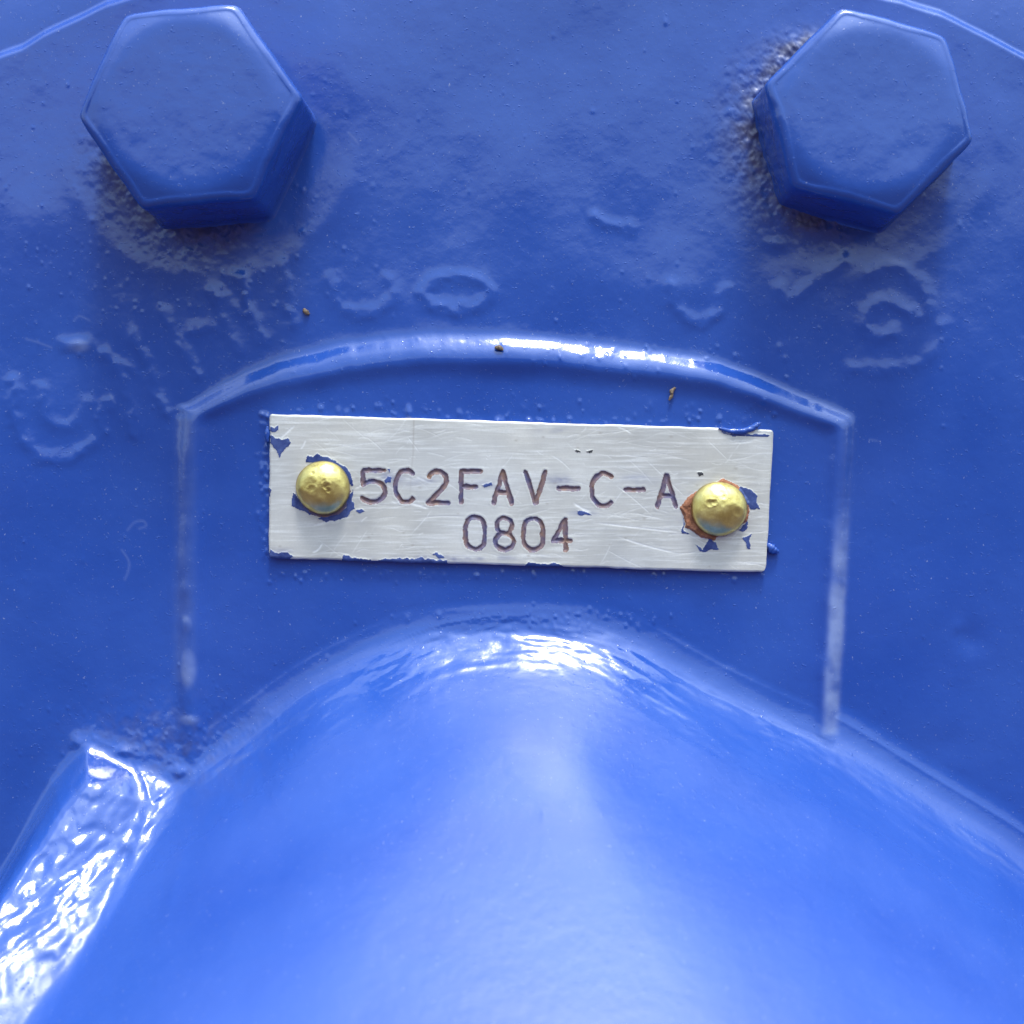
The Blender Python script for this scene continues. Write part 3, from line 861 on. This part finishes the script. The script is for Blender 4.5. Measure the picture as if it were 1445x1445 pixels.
# ------------------------------------------------------------------ lumpy little tubes (paint beads, fibres, grit)
def tube(name, pts, radii, mat, parent, seed, nseg=12, rough=0.3, squash=1.0):
    """pts (x, y, h) layout coordinates"""
    p = np.array(spline(pts, 5)); m = len(p)
    rad = np.interp(np.linspace(0, 1, m), np.linspace(0, 1, len(radii)), radii)
    t = np.gradient(p, axis=0); t /= np.linalg.norm(t, axis=1, keepdims=True)
    up = np.array([0, 0, 1.0])
    s = np.cross(t, up); s /= np.linalg.norm(s, axis=1, keepdims=True) + 1e-9
    u = np.cross(s, t)
    ph = np.linspace(0, 2 * np.pi, nseg, endpoint=False)
    rr = rad[:, None] * (1 + rough * fbm(np.arange(m)[:, None] * 2.0, ph[None] * 3.0, 3.0, 2, seed))
    Q = p[:, None] + s[:, None] * (rr * np.cos(ph))[..., None] + u[:, None] * (rr * np.sin(ph) * squash)[..., None]
    V = np.concatenate([Q.reshape(-1, 3), p[:1], p[-1:]])
    W = world_pts(V[:, 0], V[:, 1], V[:, 2])
    idx = np.arange(m * nseg).reshape(m, nseg); nx = np.roll(idx, -1, 1)
    T = np.concatenate([np.stack([idx[:-1], nx[:-1], idx[1:]], -1).reshape(-1, 3), np.stack([nx[:-1], nx[1:], idx[1:]], -1).reshape(-1, 3),
                        np.stack([nx[0], idx[0], np.full(nseg, m * nseg)], -1), np.stack([idx[-1], nx[-1], np.full(nseg, m * nseg + 1)], -1)])
    return build(name, W, T, mat, parent, None, {'dirt': np.zeros(len(W))}, None if parent is not None else W.mean(0))

def P3(lst, h):
    return [(*pl(a, b, h), h + (c[0] if c else 0)) for a, b, *c in lst]
link(tube('paint_bead', P3([(1014, 604), (1030, 608), (1046, 609), (1060, 605), (1068, 600), (1073, 596)], HN), [1.5, 3.5, 4.5, 4.5, 4.0, 1.5], M_PAINT, nplate, 5), nplate)
link(tube('paint_bead', P3([(1081, 768), (1087, 772), (1093, 777), (1099, 778)], HP + 2), [2, 6, 6, 2], M_PAINT, nplate, 6), nplate)
link(tube('paint_bead', P3([(378, 602), (377, 612), (378, 624)], HN - 3), [2, 4, 2], M_PAINT, nplate, 7), nplate)

# ================================================================== rivets
def rivet(px, py, R, label, dents, seed):
    hb = HN - 4
    x0, y0 = pl(px, py, HN + 8)
    R = R * (1 - HN / D)
    n, m = 120, 44
    ph = np.linspace(0, 2 * np.pi, n, endpoint=False)
    rows = []
    for k in range(m):
        t = k / (m - 1) * 1.0
        a = t * np.pi / 2
        rows.append((R * math.sin(a) ** 0.92 + 1e-3, 8 + 23 * math.cos(a) ** 1.0))
    for f_ in (0.25, 0.6, 1.0):
        rows.append((R * (1 - 0.04 * f_), 8 - 9 * f_))
    Rr = np.array([r * np.ones(n) for r, _ in rows]); Hh = np.array([h * np.ones(n) for _, h in rows])
    wobble = 1 + 0.018 * np.sin(2 * ph + seed) + 0.012 * np.sin(3 * ph + 1.7 * seed)
    xx = Rr * np.cos(ph) * wobble; yy = Rr * np.sin(ph) * wobble
    tarn = np.clip(0.5 * fbm(xx + seed * 50, yy, 14, 3, seed) - 0.15, 0, 1)
    Hh = Hh + 0.8 * fbm(xx + 31 * seed, yy, 24, 2, seed + 2) + 0.22 * fbm(xx + 9 * seed, yy, 7, 2, seed + 3)
    for (dx, dy, r, a, tn) in dents:
        d = np.hypot(xx - dx, yy + dy)
        Hh -= a * np.exp(-(d / r) ** 2) - 0.35 * a * np.exp(-((d - r * 1.5) / (0.4 * r)) ** 2)
        tarn = np.maximum(tarn, tn * np.exp(-(d / r) ** 4) * (0.7 + 0.5 * fbm(xx, yy, 5, 2, seed)))
    tarn = np.maximum(tarn, 0.7 * sstep((np.hypot(xx, yy) / R - 0.93) / 0.08))
    W = world_pts(x0 + xx, y0 + yy, hb + Hh)
    mm = len(rows)
    idx = np.arange(mm * n).reshape(mm, n); nx = np.roll(idx, -1, 1)
    F = np.stack([idx[:-1], idx[1:], nx[1:], nx[:-1]], -1).reshape(-1, 4)
    o = build('brass_rivet', W.reshape(-1, 3), F, M_BRASS, None, None, {'tarnish': np.clip(tarn, 0, 1).reshape(-1)},
              world_pts(np.float64(x0), np.float64(y0), np.float64(hb)))
    link(o, None, label, 'rivet', 'brass rivets holding the nameplate')
rivet(455.5, 688, 38.0, 'domed brass rivet with two round pits, beside the engraved digit 5', [(-17, -4, 8, 1.2, .5), (-13, 4, 5, .8, .4), (7, -2, 4, .9, .8), (10, 4, 3, .8, .9), (-12, -20, 2.5, .6, .6), (20, -24, 3, .5, .6), (4, -8, 3, .5, .5)], 3)
rivet(1015, 718, 39.0, 'domed brass rivet ringed by crumbly orange rust, after the last letter A', [(-15, -8, 4, 1.0, .6), (-9, -9, 3, .8, .5), (2, -20, 5, .7, .4), (-3, -27, 6, .8, .3), (5, -16, 3, .5, .5), (18, 12, 12, 1.0, .1), (24, 4, 5, .6, .3)], 8)

# ================================================================== specks of debris
def speck(pts, radii, h, label, seed, name='grit_speck', cat='grit'):
    o = tube(name, P3(pts, h), radii, M_GRIT, None, seed, 8, 0.5)
    link(o, None, label, cat)
speck([(428, 436), (432, 440), (436, 444)], [1.5, 4, 1.5], 1.5, 'tiny brown speck of grit on bare blue paint, away from the pad', 201)
speck([(698, 491), (705, 491), (710, 494)], [1.5, 3.5, 1.5], 17, 'tiny dark brown speck of grit on the curved top rim of the pad', 202)
speck([(953, 547), (948, 552), (948, 558), (944, 565)], [1.2, 2.6, 2.6, 1.0], HP + 1, 'short brown fibre stuck on the pad above the nameplate', 203, 'fibre', 'fibre')
